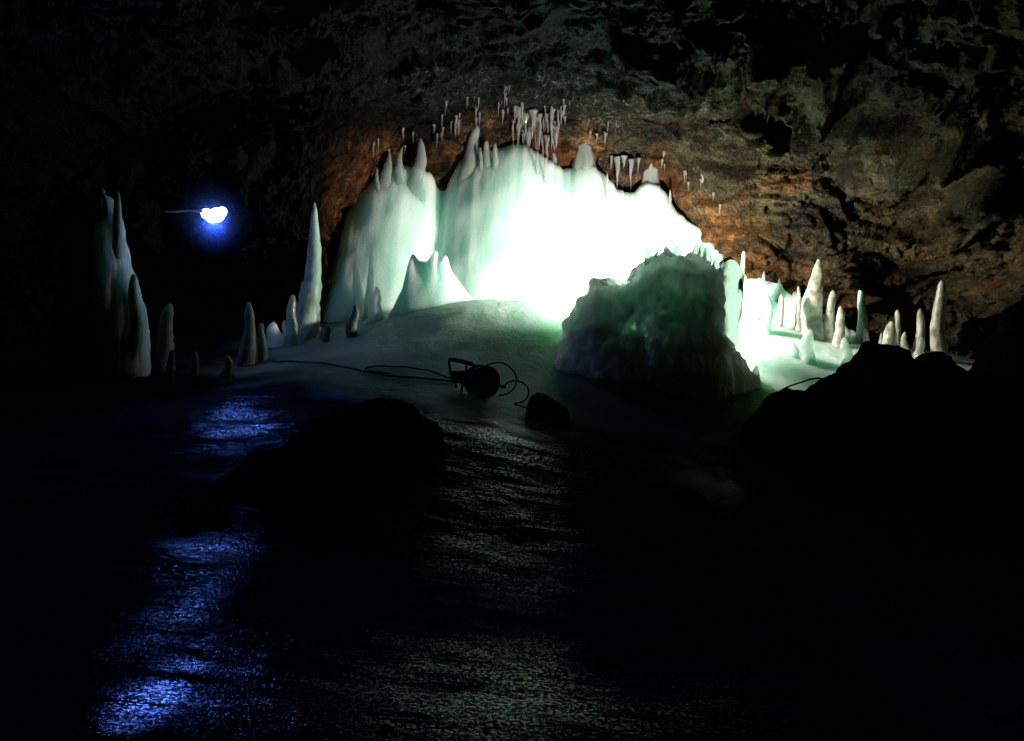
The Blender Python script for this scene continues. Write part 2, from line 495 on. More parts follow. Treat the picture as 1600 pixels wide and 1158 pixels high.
CREST_X = np.array([p.x for p in CREST]); CREST_Z = np.array([p.z for p in CREST])
CREST_Z = np.array([CREST_Z[np.abs(CREST_X - x) < 0.04].max() for x in CREST_X])

# ------------------------------------------------------------------ cave vault
def build_vault():
    nu = 620
    t = np.linspace(0, 1, nu)
    ys = np.concatenate([np.linspace(-4, 4, 40, endpoint=False), np.linspace(4, 9.3, 170, endpoint=False), np.linspace(9.3, 11.3, 270, endpoint=False), np.linspace(11.3, 13.0, 30)])
    T, Y = np.meshgrid(t, ys, indexing='ij')
    kY = [-4, 4, 7, 9, 10.6, 11.4, 12.1, 12.7, 13.0]
    Wr = np.interp(Y, kY, [6.0, 6.0, 5.8, 5.5, 5.0, 4.3, 3.2, 1.6, 0.1])
    Wl = np.interp(Y, kY, [6.5, 6.5, 6.3, 6.0, 5.2, 4.0, 3.0, 1.6, 0.1])
    H = np.interp(Y, kY, [4.1, 4.1, 4.1, 4.05, 3.8, 3.5, 2.6, 1.2, 0.1])
    a = np.pi * T
    c, s = np.cos(a), np.sin(a)
    Wd = np.where(c > 0, Wr, Wl)
    X = Wd * np.sign(c) * np.abs(c) ** (2 / 2.5)
    zb = np.interp(Y, kY, [-0.3, -0.3, -0.3, -0.3, -0.2, 0.0, 0.2, 0.6, 1.0])
    Z = zb + H * np.abs(s) ** (2 / 2.3)
    # the roof comes down to the crest of the ice mass
    cap = np.maximum(np.interp(X, CREST_X, CREST_Z) - 0.05 - 0.10 * sstep(1.6, 2.2, X) - 0.25 * sstep(-1.55, -1.95, X) - 0.35 * np.maximum(Y - 11.0, 0), zb + 0.05)
    rr_ = sstep(1.5, 2.6, X); ll_ = sstep(-1.8, -2.3, X)
    mid = 0.12 * sstep(0.4, -0.2, X) * sstep(-1.9, -1.5, X)
    y0, y1 = 10.72 + mid - 1.1 * rr_ - 1.3 * ll_, 11.14 + mid - 0.45 * rr_ - 0.95 * ll_
    kk = np.clip((Y - y0) / (y1 - y0), 0, 1); kk = kk * kk * (3 - 2 * kk)
    Z = Z + kk * np.minimum(0, cap - Z)
    P = np.stack([X.ravel(), Y.ravel(), Z.ravel()], 1)
    # inward normals by finite differences
    G = P.reshape(nu, len(ys), 3)
    du = np.gradient(G, axis=0); dv = np.gradient(G, axis=1)
    nrm = np.cross(du, dv).reshape(-1, 3)
    nrm /= np.linalg.norm(nrm, axis=1, keepdims=True) + 1e-9
    ctr = np.array([0, 9.0, 1.2])
    flip = np.sign(((ctr - P) * nrm).sum(1))
    nrm *= flip[:, None]
    lay = np.array([0.55, 0.55, 1.9])
    d = 0.34 * fbm(P * 0.55, 3, 41)
    warp = np.stack([noise(P * 1.1, 61), noise(P * 1.1, 62), noise(P * 1.1, 63)], 1) * 0.35
    Q = P + warp
    cv, ce = cells(Q * lay * 1.15, 51)
    d += (0.30 + 0.38 * sstep(0.5, 3, P[:, 0])) * (cv - 0.5) * sstep(0.0, 0.06, ce)
    cv2, ce2 = cells(Q * lay * 3.1, 52)
    # overhanging ledges of bedded rock, strongest on the right
    sw = (P[:, 2] * 1.5 - 0.18 * P[:, 0] + 0.7 * fbm(P * 0.7, 3, 57)) % 1.0
    d += (0.05 + 0.10 * sstep(0.6, 2.6, P[:, 0])) * (sw ** 0.8 * sstep(1.0, 0.75, sw) - 0.5) * sstep(-0.5, 0.2, fbm(P * 0.9, 3, 58) + 0.1)
    d += (0.12 + 0.14 * sstep(0.0, 2, P[:, 0])) * (cv2 - 0.5) * sstep(0.0, 0.07, ce2)
    d += 0.07 * fbm(P * np.array([1.6, 1.6, 2.6]), 5, 43, ridged=True)
    cv3, ce3 = cells((Q + 0.06 * noise(P * 5, 65)[:, None]) * np.array([0.8, 0.8, 1.6]) * 5.5, 53)
    d += 0.12 * (cv3 - 0.5) * sstep(0.0, 0.1, ce3)
    cv4, ce4 = cells(P * np.array([1, 1, 1.4]) * 11, 54)
    d += 0.045 * (cv4 - 0.5) * sstep(0.0, 0.2, ce4)
    d += 0.02 * fbm(P * 9, 3, 47)
    d *= 1 - 0.6 * sstep(10.3, 10.9, P[:, 1]) * sstep(2.6, 1.8, np.abs(P[:, 0]))
    V = P + nrm * d[:, None]
    F = grid_faces(nu, len(ys))
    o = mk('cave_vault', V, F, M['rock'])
    px = V
    # ochre tuff low on the rear wall, ice glaze on the ceiling over the ice mass
    och = sstep(-3.6, -2.9, V[:, 0]) * sstep(4.6, 3.6, V[:, 0]) * sstep(0.55, 0.15, V[:, 2] - np.interp(V[:, 0], CREST_X, CREST_Z)) * sstep(9.4, 10.3, V[:, 1]) * sstep(-0.2, 0.25, fbm(V * 2.0, 5, 71) + 0.06)
    lit_brown = sstep(0.4, 2.8, V[:, 0] + 0.8 * fbm(V * 0.8, 3, 77) + 0.8 * sstep(10.0, 11.0, V[:, 1]))  # brown fades out leftward, darkening the unlit side by colour
    r = np.sqrt(((V - np.array([0.4, 9.9, 3.0])) ** 2 * np.array([0.30, 0.45, 0.6])).sum(1))
    fro = sstep(1.5, 0.3, r) * sstep(-0.4, 0.4, fbm(V * 1.6, 3, 73)) + 0.3 * sstep(-0.1, 0.4, fbm(V * 1.1, 3, 75)) * sstep(0.5, 3, V[:, 0])
    for nme, val in (('ochre', och), ('brown', lit_brown), ('frost', np.clip(fro, 0, 1))):
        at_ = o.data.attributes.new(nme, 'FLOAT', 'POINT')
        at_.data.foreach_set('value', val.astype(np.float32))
    tag(o, kind='structure')
    return BVHTree.FromPolygons([Vector(v) for v in V[:, :].tolist()], F.tolist())
VAULT = build_vault()
def cz(x, y):
    """height of the rock ceiling over (x, y)"""
    h = VAULT.ray_cast(Vector((x, y, 1.3)), Vector((0, 0, 1)))
    return h[0].z if h[0] else 3.2

# ------------------------------------------------------------------ lofted bodies (ice masses, boulders)
def loft(name, outline, Y, D, mat, parent=None, base=None, e=0.55, nx=150, nv=56, amp=(0.05, 0.02), fr=(1.6, 6.0), seed=1, skirt=1.0, flute=0.0, rocky=False, sink=0.12, rag=0.0, tent=0.0):
    """a solid body whose crest passes through the outline's points; Y and D (half depth) may vary along it"""
    W3 = np.array([tuple(at(px, py, Y if not callable(Y) else Y(px))) for px, py in outline])
    pxs = np.array([p[0] for p in outline], float)
    s = np.linspace(0, 1, nx)
    order = np.linspace(0, 1, len(outline))
    # parametrise by arc length of the outline
    L = np.r_[0, np.cumsum(np.linalg.norm(np.diff(W3[:, [0, 2]], axis=0), axis=1))]
    L /= L[-1]
    cx, cy, cz_ = (np.interp(s, L, W3[:, k]) for k in range(3))
    # a touch of smoothing so that the crest is not a polygon
    ker = np.array([1, 2, 3, 2, 1]) / 9
    for A in (cx, cz_):
        B = np.convolve(np.pad(A, 2, mode='edge'), ker, 'valid')
        A[:] = B
    if rag:
        cz_ += rag * np.abs(noise(np.stack([cx * 9, cy * 0, cx * 0], 1), seed + 77)) + 0.5 * rag * np.abs(noise(np.stack([cx * 27, cy * 0, cx * 0], 1), seed + 78))
    zb = floor_base(cx, cy) - sink if base is None else np.full(nx, base)
    h = np.maximum(cz_ - zb, 0.01)
    hs = np.convolve(np.pad(h, 20, mode='edge'), np.ones(41) / 41, 'valid')
    Dx = D * np.clip(np.minimum(hs, h * 1.6) / h.max(), 0, 1) ** 0.5
    end = np.clip(np.minimum(s, 1 - s) / 0.03, 0.02, 1) ** 0.5
    Dx = Dx * end
    v = np.linspace(0, 1, nv)
    a = np.pi * v
    sn = np.sin(a) ** e
    cs = np.sign(np.cos(a)) * np.abs(np.cos(a)) ** 0.9
    if tent:      # straight flanks that meet in a narrow crest
        cs = np.cos(a); sn = 1 - np.abs(cs) ** tent
    Vx = np.repeat(cx[:, None], nv, 1)
    Vy = cy[:, None] - Dx[:, None] * cs[None] * np.where(cs[None] > 0, skirt, 1.0)
    Vz = zb[:, None] + h[:, None] * sn[None]
    P = np.stack([Vx.ravel(), Vy.ravel(), Vz.ravel()], 1)
    G = P.reshape(nx, nv, 3)
    nrm = np.cross(np.gradient(G, axis=1), np.gradient(G, axis=0)).reshape(-1, 3)
    nrm /= np.linalg.norm(nrm, axis=1, keepdims=True) + 1e-9
    mid = np.stack([np.repeat(cx, nv), np.repeat(cy, nv), np.repeat(zb + h * 0.3, nv)], 1)
    if ((P - mid) * nrm).sum() < 0: nrm = -nrm
    if rocky:
        cv, ce = cells(P * fr[0] + 3, seed)
        d = amp[0] * (cv - 0.5) * 2 * sstep(0, 0.15, ce) + amp[1] * fbm(P * fr[1], 4, seed)
    else:
        d = amp[0] * fbm(P * fr[0], 3, seed) + amp[1] * fbm(P * fr[1] * np.array([1, 1, 0.7]), 4, seed + 5)
    if flute:
        d += flute * fbm(P * np.array([7, 7, 0.7]), 3, seed + 9, ridged=True)
    lim = np.minimum(1, (np.repeat(Dx, nv) / (D * 0.5)))
    V = P + nrm * (d * lim)[:, None]
    F = grid_faces(nx, nv, wrap=True)
    o0 = (float(cx.mean()), float(cy.mean()), float(zb.mean()))
    caps = [list(range(nv)), [(nx - 1) * nv + k for k in range(nv)][::-1]]
    return mk(name, V, F.tolist() + caps, mat, parent, True, o0)

# ------------------------------------------------------------------ spikes: stalagmites, spires and icicles
def spike(name, p0, p1, r, mat, parent=None, tip=0.5, flare=0.0, seed=0, n=22, m=30, lump=0.12, origin=None, flat=1.0, point=False):
    """tapered ice spike from base p0 to tip p1. tip: small = blunt, 1 = pointed"""
    p0, p1 = Vector(p0), Vector(p1)
    ax = p1 - p0
    L = ax.length
    ax.normalize()
    u = Vector((1, 0, 0)); u = (u - ax * u.dot(ax)).normalized(); w = ax.cross(u)
    ts = np.r_[np.linspace(0, 0.8, m - 10, endpoint=False), 1 - 0.2 * (1 - np.linspace(0, 1, 10)) ** 2]
    V = []
    for t in ts:
        cp = min(0.9, 1.7 * r / L)
        blunt = (1 - 0.28 * t) * (1.0 if t < 1 - cp else max(0.0, 1 - ((t - 1 + cp) / cp) ** 2) ** 0.5)
        sharp = (1 - t) ** 0.85 if point else (1 - t ** 1.6) ** 0.9
        q = (blunt * (1 - tip) + sharp * tip)
        q *= 1 + flare * (1 - t) ** 3
        q = max(q, 0.012)
        for k in range(n):
            a = 2 * math.pi * k / n
            V.append(p0 + ax * (L * t) + (u * math.cos(a) + w * (math.sin(a) * flat)) * (r * q))
    V = np.array([tuple(v) for v in V])
    c = np.repeat(np.array([tuple(p0 + ax * (L * t)) for t in ts]), n, 0)
    off = V - c
    k1 = 1.2 / max(r, 0.02)
    d = 1 + lump * fbm(V * np.array([k1, k1, k1 * 0.45]) * 0.7 + seed * 3.7, 3, seed) + 0.4 * lump * fbm(V * k1 * 2.0 + seed, 2, seed + 3)
    rg = noise(np.stack([np.repeat(ts, n) * L * 16, np.zeros(len(V)) + seed, np.zeros(len(V))], 1), seed + 8)
    rg2 = noise(np.stack([np.repeat(ts, n) * L * 6, np.zeros(len(V)) + seed * 1.3, np.zeros(len(V))], 1), seed + 9)
    d = d + 0.5 * lump * rg + 0.8 * lump * rg2
    sway = np.stack([noise(np.stack([ts * 2.2 + seed * 1.7, ts * 0 + 0.5, ts * 0], 1), seed), noise(np.stack([ts * 2.2 + seed * 2.9, ts * 0 + 7.5, ts * 0], 1), seed + 1)], 1) * r * 0.6
    sway[:3] *= 0
    V = c + off * d[:, None]
    V[:, :2] += np.repeat(sway, n, 0)
    F = grid_faces(len(ts), n, wrap=True).tolist()
    F += [list(range(n))[::-1], [(len(ts) - 1) * n + k for k in range(n)]]
    return mk(name, V, F, mat, parent, True, tuple(origin if origin is not None else p0))

def px_w(px, Y):
    return px * Y / FPX

def stalagmite(bx, by, tx, ty, w, Y, mat, label, tip=0.4, flare=0.0, seed=0, lump=0.12, group='ice stalagmites standing on the cave floor', name='ice_stalagmite', cat='stalagmite'):
    p1 = at(tx, ty, Y)
    p0 = at(bx, by, Y)
    p0.z = min(p0.z, fz(p0.x, p0.y)) - 0.05
    # keep the axis growing out of the floor under its visible base
    o = spike(name, p0, p1, px_w(w, Y) / 2, mat, tip=tip, flare=max(flare, 0.12), seed=seed, lump=lump)
    tag(o, label, cat, group)
    return o

# ------------------------------------------------------------------ the big ice mass
mass = empty('ice_mass', (0.2, 10.8, 1.0))
tag(mass, 'huge glowing white and mint ice mass rising from the cave floor to the ceiling', 'ice formation')
MASS = DOME_L[:14] + [(690, 289), (697, 291)] + DOME_C[5:] + BANK[3:]
def mass_y(px):
    xs = [470, 560, 640, 670, 692, 715, 760, 880, 1000, 1150, 1370]
    return float(np.interp(px, xs, [10.9, 11.0, 11.04, 11.12, 11.25, 11.16, 11.05, 10.97, 10.9, 10.7, 10.25]))
body = loft('body', MASS, mass_y, 0.85, M['ice'], mass, seed=13, amp=(0.085, 0.03), fr=(0.9, 4.0), rag=0.05, nx=420, nv=80, tent=1.3)
BODY = BVHTree.FromPolygons([v.co + Vector(body.matrix_basis.translation) + mass.location for v in body.data.vertices], [p.vertices[:] for p in body.data.polygons])
def on_mass(px, py, inset=0.12):
    """depth of the ice mass along the sight line through a pixel"""
    d = (ROT @ Vector(((px - 800) / FPX, -(py - 579) / FPX, -1.0))).normalized()
    h = BODY.ray_cast(CAM, d)
    return (h[0].y if h[0] else 11.0) + inset
def spire(bx, by, tx, ty, w, Y, mat, parent, tip=0.5, flare=0.0, seed=0, lump=0.12, flat=1.0, back=0.0):
    return spike('spire', at(bx, by, Y + back), at(tx, ty, Y), px_w(w, Y) / 2, M[mat], parent, tip=tip, flare=flare, seed=seed, lump=lump, flat=flat)
for k, (bx, by, tx, ty, w, mt, tp, fl, lu) in enumerate([(603, 275, 608, 236, 26, 'clear', .9, .5, .15), (622, 272, 630, 228, 20, 'clear', .9, .6, .15), (650, 275, 656, 216, 26, 'clear', .6, .7, .12),
        (728, 258, 743, 195, 32, 'clear', .5, .1, .2), (761, 246, 763, 220, 17, 'clear', .3, .3, .15), (774, 246, 775, 224, 11, 'clear', .3, .3, .15), (752, 246, 751, 230, 9, 'clear', .4, .3, .15),
        (1191, 438, 1193, 424, 7, 'ice', .4, .5, .1), (1215, 449, 1217, 435, 10, 'ice', .6, .5, .1), (590, 282, 589, 262, 10, 'clear', .6, .4, .15), (838, 252, 839, 236, 9, 'clear', .5, .4, .15), (852, 262, 853, 246, 8, 'clear', .5, .4, .15), (948, 290, 947, 270, 8, 'clear', .6, .4, .15), (1046, 312, 1048, 296, 8, 'clear', .6, .4, .15)]):
    Yk = on_mass(bx, by + 24, px_w(w, 11) / 2 * 0.75)
    o_ = spire(bx + (bx - tx) * 0.3, by + 52, tx, ty, w, Yk, mt, mass, tp, fl, k + 1, lu, 0.6)
# columns that reach the ceiling
def column(bx, by, tx, ty, w, seed, flare, mat='clear', parent=mass):
    Y = on_mass(bx, by + 22, 0.10)
    b = at(bx, by + 60, Y)
    t = at(tx, ty, Y + 0.22)
    V, F, n, m = [], None, 26, 26
    for k in range(m):
        s = k / (m - 1)
        rr = px_w(w, Y) / 2 * (1 + flare * max(0, 1 - s * 1.25) ** 2.0)
        c = b.lerp(t, s)
        for q in range(n):
            a = 2 * math.pi * q / n
            g = 1 + 0.08 * math.sin(a * 5 + seed + 2 * s) + 0.07 * math.sin(a * 8 + seed * 2.1 - 3 * s) + 0.08 * math.sin(s * 14 + seed)
            V.append(c + Vector((math.cos(a) * rr * g, math.sin(a) * rr * g * 0.7, 0)))
    F = grid_faces(m, n, wrap=True).tolist() + [list(range(n))[::-1], [(m - 1) * n + q for q in range(n)]]
    return mk('column', [tuple(v) for v in V], F, M[mat], parent, True, tuple(b))
column(912, 258, 911, 185, 24, 1, 1.9)
column(1015, 292, 1017, 232, 24, 2, 1.7)
column(865, 262, 867, 180, 8, 3, 0.6)

# small jagged ridge at the foot of the dome
rid = loft('ice_ridge', [(600, 508), (614, 480), (628, 450), (637, 420), (645, 396), (654, 409), (668, 410), (681, 391), (689, 412), (697, 398), (706, 424), (722, 445), (745, 475)], 9.75, 0.28, M['ice'], seed=21, amp=(0.03, 0.01))
tag(rid, 'small jagged green ice ridge with three peaks before the mint domes', 'ice ridge')

# ------------------------------------------------------------------ dark ice mound in front of the lamp
mound = empty('ice_mound', at(1010, 640, 8.2))
tag(mound, 'dark green backlit ice mound with glassy fingers along its crest', 'ice mound')
loft('body', [(800, 668), (830, 655), (852, 625), (862, 595), (872, 555), (880, 520), (890, 496), (912, 470), (928, 448), (940, 436), (962, 432), (982, 430), (1000, 418), (1012, 405), (1030, 400), (1055, 398), (1085, 396), (1105, 402), (1120, 420), (1126, 460), (1132, 520), (1155, 565), (1185, 600), (1225, 625)], 8.45, 0.50, M['mound'], mound, seed=25, amp=(0.11, 0.10), fr=(2.2, 7.0), flute=0.02, rag=0.06, skirt=1.9, tent=1.35, nx=220, nv=90)
for k, (bx, by, tx, ty, w, tp) in enumerate([(1012, 425, 1011, 386, 13, .5), (1026, 420, 1027, 391, 14, .2), (1043, 420, 1045, 384, 26, .6), (1056, 415, 1058, 384, 18, .2), (1087, 415, 1088, 381, 14, .3), (1094, 418, 1096, 381, 16, .2), (1103, 425, 1104, 384, 15, .2), (1118, 450, 1117, 403, 18, .3), (990, 440, 992, 417, 18, .3), (943, 450, 945, 434, 18, .3)]):
    spire(bx, by, tx, ty, w, 8.4, 'clear', mound, tp, 0.15, 30 + k)
# glassy pillar at its right edge, wide at the head and narrow at the foot
_b, _t = at(1142, 540, 8.45), at(1140, 401, 8.45)
V = []
for k in range(40):
    s = k / 39
    c = _b.lerp(_t, s)
    rr = np.interp(s, [0, .12, .3, .6, .8, .92, .98, 1], [13, 9, 13, 20, 21, 15, 7, .3]) * 8.45 / FPX
    for q in range(24):
        a = 2 * math.pi * q / 24
        g = 1 + 0.09 * math.sin(3 * a + 5 * s) + 0.05 * math.sin(7 * a + 11 * s)
        V.append(c + Vector((math.cos(a) * rr * g, math.sin(a) * rr * g * 0.8, 0)))
mk('pillar', [tuple(v) for v in V], grid_faces(40, 24, wrap=True).tolist() + [list(range(24))[::-1], [39 * 24 + q for q in range(24)]], M['clear'], mound, True, tuple(_b))

# ------------------------------------------------------------------ stalagmites
ST = [
    # right side, cream in the lamp light
    (1272, 520, 1277, 404, 36, 9.8, 'cream', 'tallest pointed cream stalagmite on the bright bank, with a dark spot', .55, .25),
    (1298, 530, 1301, 453, 19, 9.7, 'cream', 'slim cream stalagmite just right of the tall pointed one', .3, 0),
    (1309, 548, 1315, 478, 17, 9.55, 'cream', 'short blunt cream stalagmite leaning on the bright bank end', .25, 0),
    (1250, 480, 1249, 447, 10, 10.1, 'cream', 'tiny cream stalagmite on the crest left of the tall pointed one', .3, 0),
    (1198, 512, 1201, 457, 20, 9.5, 'clear', 'grey rounded stalagmite standing alone before the white bank', .3, 0),
    (1261, 572, 1264, 514, 25, 8.9, 'clear', 'stout grey bullet stalagmite nearest on the pale right floor', .2, .1),
    (1241, 558, 1241, 534, 14, 9.0, 'clear', 'stubby grey stalagmite beside the stout bullet one', .2, 0),
    (1322, 566, 1322, 527, 21, 9.0, 'clear', 'low clear ice stump left of the black boulders', .3, .2),
    (1179, 602, 1182, 571, 19, 8.35, 'clear', 'small clear pointed stalagmite on the dim floor beside dark mound', .6, .2),
    (1160, 432, 1162, 392, 11, 9.9, 'cream', 'white fingertip stalagmite peeking out behind the mound pillar', .3, 0),
    (1345, 540, 1347, 446, 17, 10.2, 'stained', 'rough grey stalagmite against the brown rock wall', .3, .3),
    (1392, 565, 1394, 502, 24, 9.3, 'cream', 'squat flat topped ice stump behind black boulder', .0, 0),
    (1400, 560, 1403, 484, 11, 9.45, 'cream', 'thin white stalagmite rising behind the flat topped stump', .2, 0),
    (1434, 575, 1439, 482, 18, 9.25, 'cream', 'medium white stalagmite between the two black boulders', .25, 0),
    (1442, 585, 1437, 527, 17, 8.8, 'clear', 'dull grey short stalagmite in the gap of the black boulders', .2, 0),
    (1466, 575, 1472, 438, 27, 8.9, 'cream', 'tall rightmost white stalagmite with rounded top behind the boulders', .3, .05),
    (1353, 548, 1355, 512, 13, 9.8, 'cream', 'small bright knob stalagmite at the end of bank', .3, .2),
    (1375, 548, 1376, 520, 9, 9.8, 'cream', 'tiny bright stalagmite in front of ochre rock', .4, .2),
    (1412, 560, 1411, 518, 16, 9.6, 'cream', 'bright white lump of ice right of the flat topped stump', .5, .3),
    (1219, 492, 1222, 460, 12, 10.0, 'cream', 'faint pale stalagmite merging into the white bank', .2, 0),
    # left side, green grey
    (478, 508, 492, 316, 33, 9.6, 'stained', 'tall brown stained spire standing left of the mint dome', .75, .45),
    (457, 540, 458, 460, 21, 9.2, 'clear', 'smooth bullet stalagmite before the stained tall spire', .4, .15),
    (470, 538, 470, 509, 10, 9.15, 'clear', 'small stalagmite right against the smooth bullet one', .2, .1),
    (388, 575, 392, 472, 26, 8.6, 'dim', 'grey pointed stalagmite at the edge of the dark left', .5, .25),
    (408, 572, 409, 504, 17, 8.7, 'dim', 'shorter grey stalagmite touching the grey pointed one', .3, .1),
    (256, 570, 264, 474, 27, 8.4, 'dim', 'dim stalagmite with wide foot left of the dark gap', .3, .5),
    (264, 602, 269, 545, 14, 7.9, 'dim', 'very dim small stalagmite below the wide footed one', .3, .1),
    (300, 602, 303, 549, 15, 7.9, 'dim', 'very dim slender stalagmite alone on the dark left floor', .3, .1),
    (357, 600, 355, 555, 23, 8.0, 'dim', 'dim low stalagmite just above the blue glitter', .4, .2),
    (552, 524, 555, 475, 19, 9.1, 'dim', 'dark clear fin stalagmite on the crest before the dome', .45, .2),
    (586, 500, 588, 448, 23, 9.6, 'ice', 'pointed pale green stalagmite at the foot of left dome', .5, .4),
    (512, 530, 512, 510, 15, 9.1, 'dim', 'dark round ice knob on the left crest', .2, .1),
    (500, 528, 501, 511, 8, 9.2, 'clear', 'tiny pale ice nub next to the dark round knob', .2, .1),
    (558, 500, 556, 410, 20, 9.95, 'ice', 'faint green spire shadowed on the left dome front', .5, .3),
    (578, 490, 583, 392, 16, 10.05, 'ice', 'faint taller green spire shadowed on the left dome front', .5, .3),
    (219, 575, 221, 489, 9, 8.2, 'dim', 'thin dim ice stick beside the big left pillar', .2, .1),
    (432, 545, 428, 503, 30, 9.4, 'ice', 'pale wide ice hump left of the smooth bullet stalagmite', .2, .3),
    (444, 545, 446, 500, 14, 9.5, 'ice', 'pale narrow ice hump touching the smooth bullet stalagmite', .2, .3),
    (1540, 578, 1543, 560, 8, 8.9, 'cream', 'tiny pointed ice tip at the far right floor', .5, .3),
    (1565, 530, 1566, 501, 8, 9.0, 'cream', 'tiny dull ice tip on the rightmost rocks', .5, .3),
]
for k, (bx, by, tx, ty, w, Y, mt, lab, tp, fl) in enumerate(ST):
    stalagmite(bx, by, tx, ty, w, Y, M[mt], lab, tip=tp, flare=fl, seed=100 + k, lump=0.24 if mt != 'cream' else 0.2)

# big dim pillar group at the far left: fused fingers, one formation
lp = empty('ice_pillar', at(160, 585, 8.0))
tag(lp, 'great dim ice pillar of fused fingers in the dark at far left', 'ice pillar')
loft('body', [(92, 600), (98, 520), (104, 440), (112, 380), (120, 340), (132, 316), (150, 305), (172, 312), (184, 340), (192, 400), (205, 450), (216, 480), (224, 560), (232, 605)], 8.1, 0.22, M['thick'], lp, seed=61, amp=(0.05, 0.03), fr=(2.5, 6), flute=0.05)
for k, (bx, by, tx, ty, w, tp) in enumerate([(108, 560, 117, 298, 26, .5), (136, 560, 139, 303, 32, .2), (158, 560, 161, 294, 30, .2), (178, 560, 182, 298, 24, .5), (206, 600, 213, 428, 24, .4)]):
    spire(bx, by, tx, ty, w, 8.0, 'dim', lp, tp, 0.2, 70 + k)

# ------------------------------------------------------------------ icicles
LC = 'clear icicle in the dense frozen curtain over the bright peak'
rnd = random.Random(5)
def icicle(px, y0, y1, w, label, group, seed):
    """an icicle rooted where the sight line through (px, y0) meets the rock"""
    d = (ROT @ Vector(((px - 800) / FPX, -(y0 - 579) / FPX, -1.0))).normalized()
    h = VAULT.ray_cast(CAM, d)
    if not h[0] or h[0].y > 11.3: return
    b = at(px + rnd.uniform(-1.0, 1.0), y1, h[0].y - 0.04)
    a = h[0] + Vector((0, -0.03, 0.05))
    o = spike('icicle', a, b, px_w(w, h[0].y) / 2, M['glass'], tip=1.0, flare=0.6, seed=seed, n=12, m=26, lump=0.45, point=True)
    tag(o, label, 'icicle', group)
for k in range(52):
    px = 800 + k * 1.45 + rnd.uniform(-4, 4)
    y0 = rnd.uniform(166, 214) + 0.22 * max(0, px - 830)
    ln = rnd.choice((rnd.uniform(8, 20), rnd.uniform(14, 36), rnd.uniform(26, 55)))
    icicle(px, y0, min(y0 + ln, 264), rnd.choice((2.5, 3, 4, 5, 7, 10)), LC, 'icicles of the curtain over the bright peak', 200 + k)
GL = ['thin short icicle at the left end of the orange gap', 'long left tube icicle across the orange gap', 'stubby icicle between the two long tubes', 'long right tube icicle across the orange gap', 'thin short icicle beside the flared right column']
for k, (px, y0, y1, w) in enumerate(((955, 250, 268, 4), (963, 252, 296, 8), (974, 251, 264, 7), (985, 256, 299, 6), (997, 254, 272, 4))):
    icicle(px, y0, y1, w, GL[k], 'icicles in the orange gap between the flared columns', 260 + k)
LS = 'short icicle on the glazed ceiling rim behind the ice mass'
for k in range(60):
    px = rnd.choice([rnd.uniform(560, 720), rnd.uniform(700, 800), rnd.uniform(870, 960), rnd.uniform(1030, 1130)])
    top = float(np.interp(px, [560, 640, 720, 800, 900, 1000, 1060, 1130], [275, 225, 190, 165, 190, 235, 275, 330]))
    y0 = top + rnd.uniform(-35, 15)
    icicle(px, y0, y0 + rnd.uniform(6, 22), rnd.uniform(2, 4.5), LS, 'short icicles along the glazed ceiling rim', 270 + k)

# ------------------------------------------------------------------ boulders
def boulder(outline, Y, D, label, seed, **kw):
    a = dict(amp=(0.05, 0.03), fr=(3.5, 7.0), rocky=True, nx=90, nv=44, e=0.7)
    a.update(kw)
    o = loft('boulder', outline, Y, D, M['boulder'], seed=seed, **a)
    tag(o, label, 'boulder', 'black boulders on the cave floor')
    return o
boulder([(268, 805), (300, 772), (350, 742), (430, 702), (500, 655), (535, 637), (560, 632), (580, 632), (596, 627), (612, 628), (632, 640), (655, 660), (690, 678), (730, 720)], lambda px: 4.95 + 1.15 * min(1, max(0, (px - 250) / 400)), 0.55, 'long black hump of rock in the middle foreground', 1, amp=(0.06, 0.05))
boulder([(228, 842), (250, 812), (272, 794), (296, 786), (318, 779), (338, 790), (372, 797), (410, 812), (452, 818), (505, 845)], 4.85, 0.32, 'low black rock at the left foot of the long hump', 12, amp=(0.05, 0.04), fr=(4.5, 9))
boulder([(1315, 640), (1335, 590), (1341, 545), (1358, 540), (1380, 543), (1400, 549), (1425, 558), (1446, 575), (1456, 620)], 7.2, 0.5, 'blunt black boulder with overhanging left snout on the right', 2, amp=(0.05, 0.04), rag=0.02)
boulder([(1425, 640), (1440, 600), (1446, 562), (1456, 554), (1472, 556), (1490, 566), (1510, 577), (1530, 584), (1560, 588), (1600, 640)], 7.3, 0.45, 'low black boulder with hooked tip right of the snout one', 3, amp=(0.05, 0.035), rag=0.02)
boulder([(1535, 640), (1545, 590), (1548, 550), (1556, 520), (1575, 500), (1600, 480), (1640, 460), (1690, 470), (1730, 640)], 7.4, 0.6, 'large black boulder cut by the right edge', 4)
boulder([(1255, 640), (1268, 610), (1285, 594), (1305, 586), (1325, 580), (1345, 583), (1358, 602), (1370, 640)], 7.3, 0.35, 'rounded black boulder under the snout boulder', 5, amp=(0.04, 0.03), rag=0.02)
boulder([(1165, 665), (1190, 640), (1210, 618), (1235, 609), (1258, 610), (1275, 625), (1290, 660)], 7.2, 0.35, 'flat black boulder with a cable over it beside the dark mound', 6, amp=(0.02, 0.02))
boulder([(1010, 812), (1035, 788), (1050, 772), (1070, 768), (1090, 774), (1125, 795), (1160, 820)], 5.9, 0.3, 'low black rock in the right middle foreground', 7, amp=(0.02, 0.02))
boulder([(570, 1185), (582, 1150), (592, 1136), (604, 1134), (614, 1148), (625, 1185)], 2.65, 0.08, 'small black stone at the bottom edge', 8, amp=(0.01, 0.006), fr=(9, 20), nx=50, nv=30, sink=0.05)

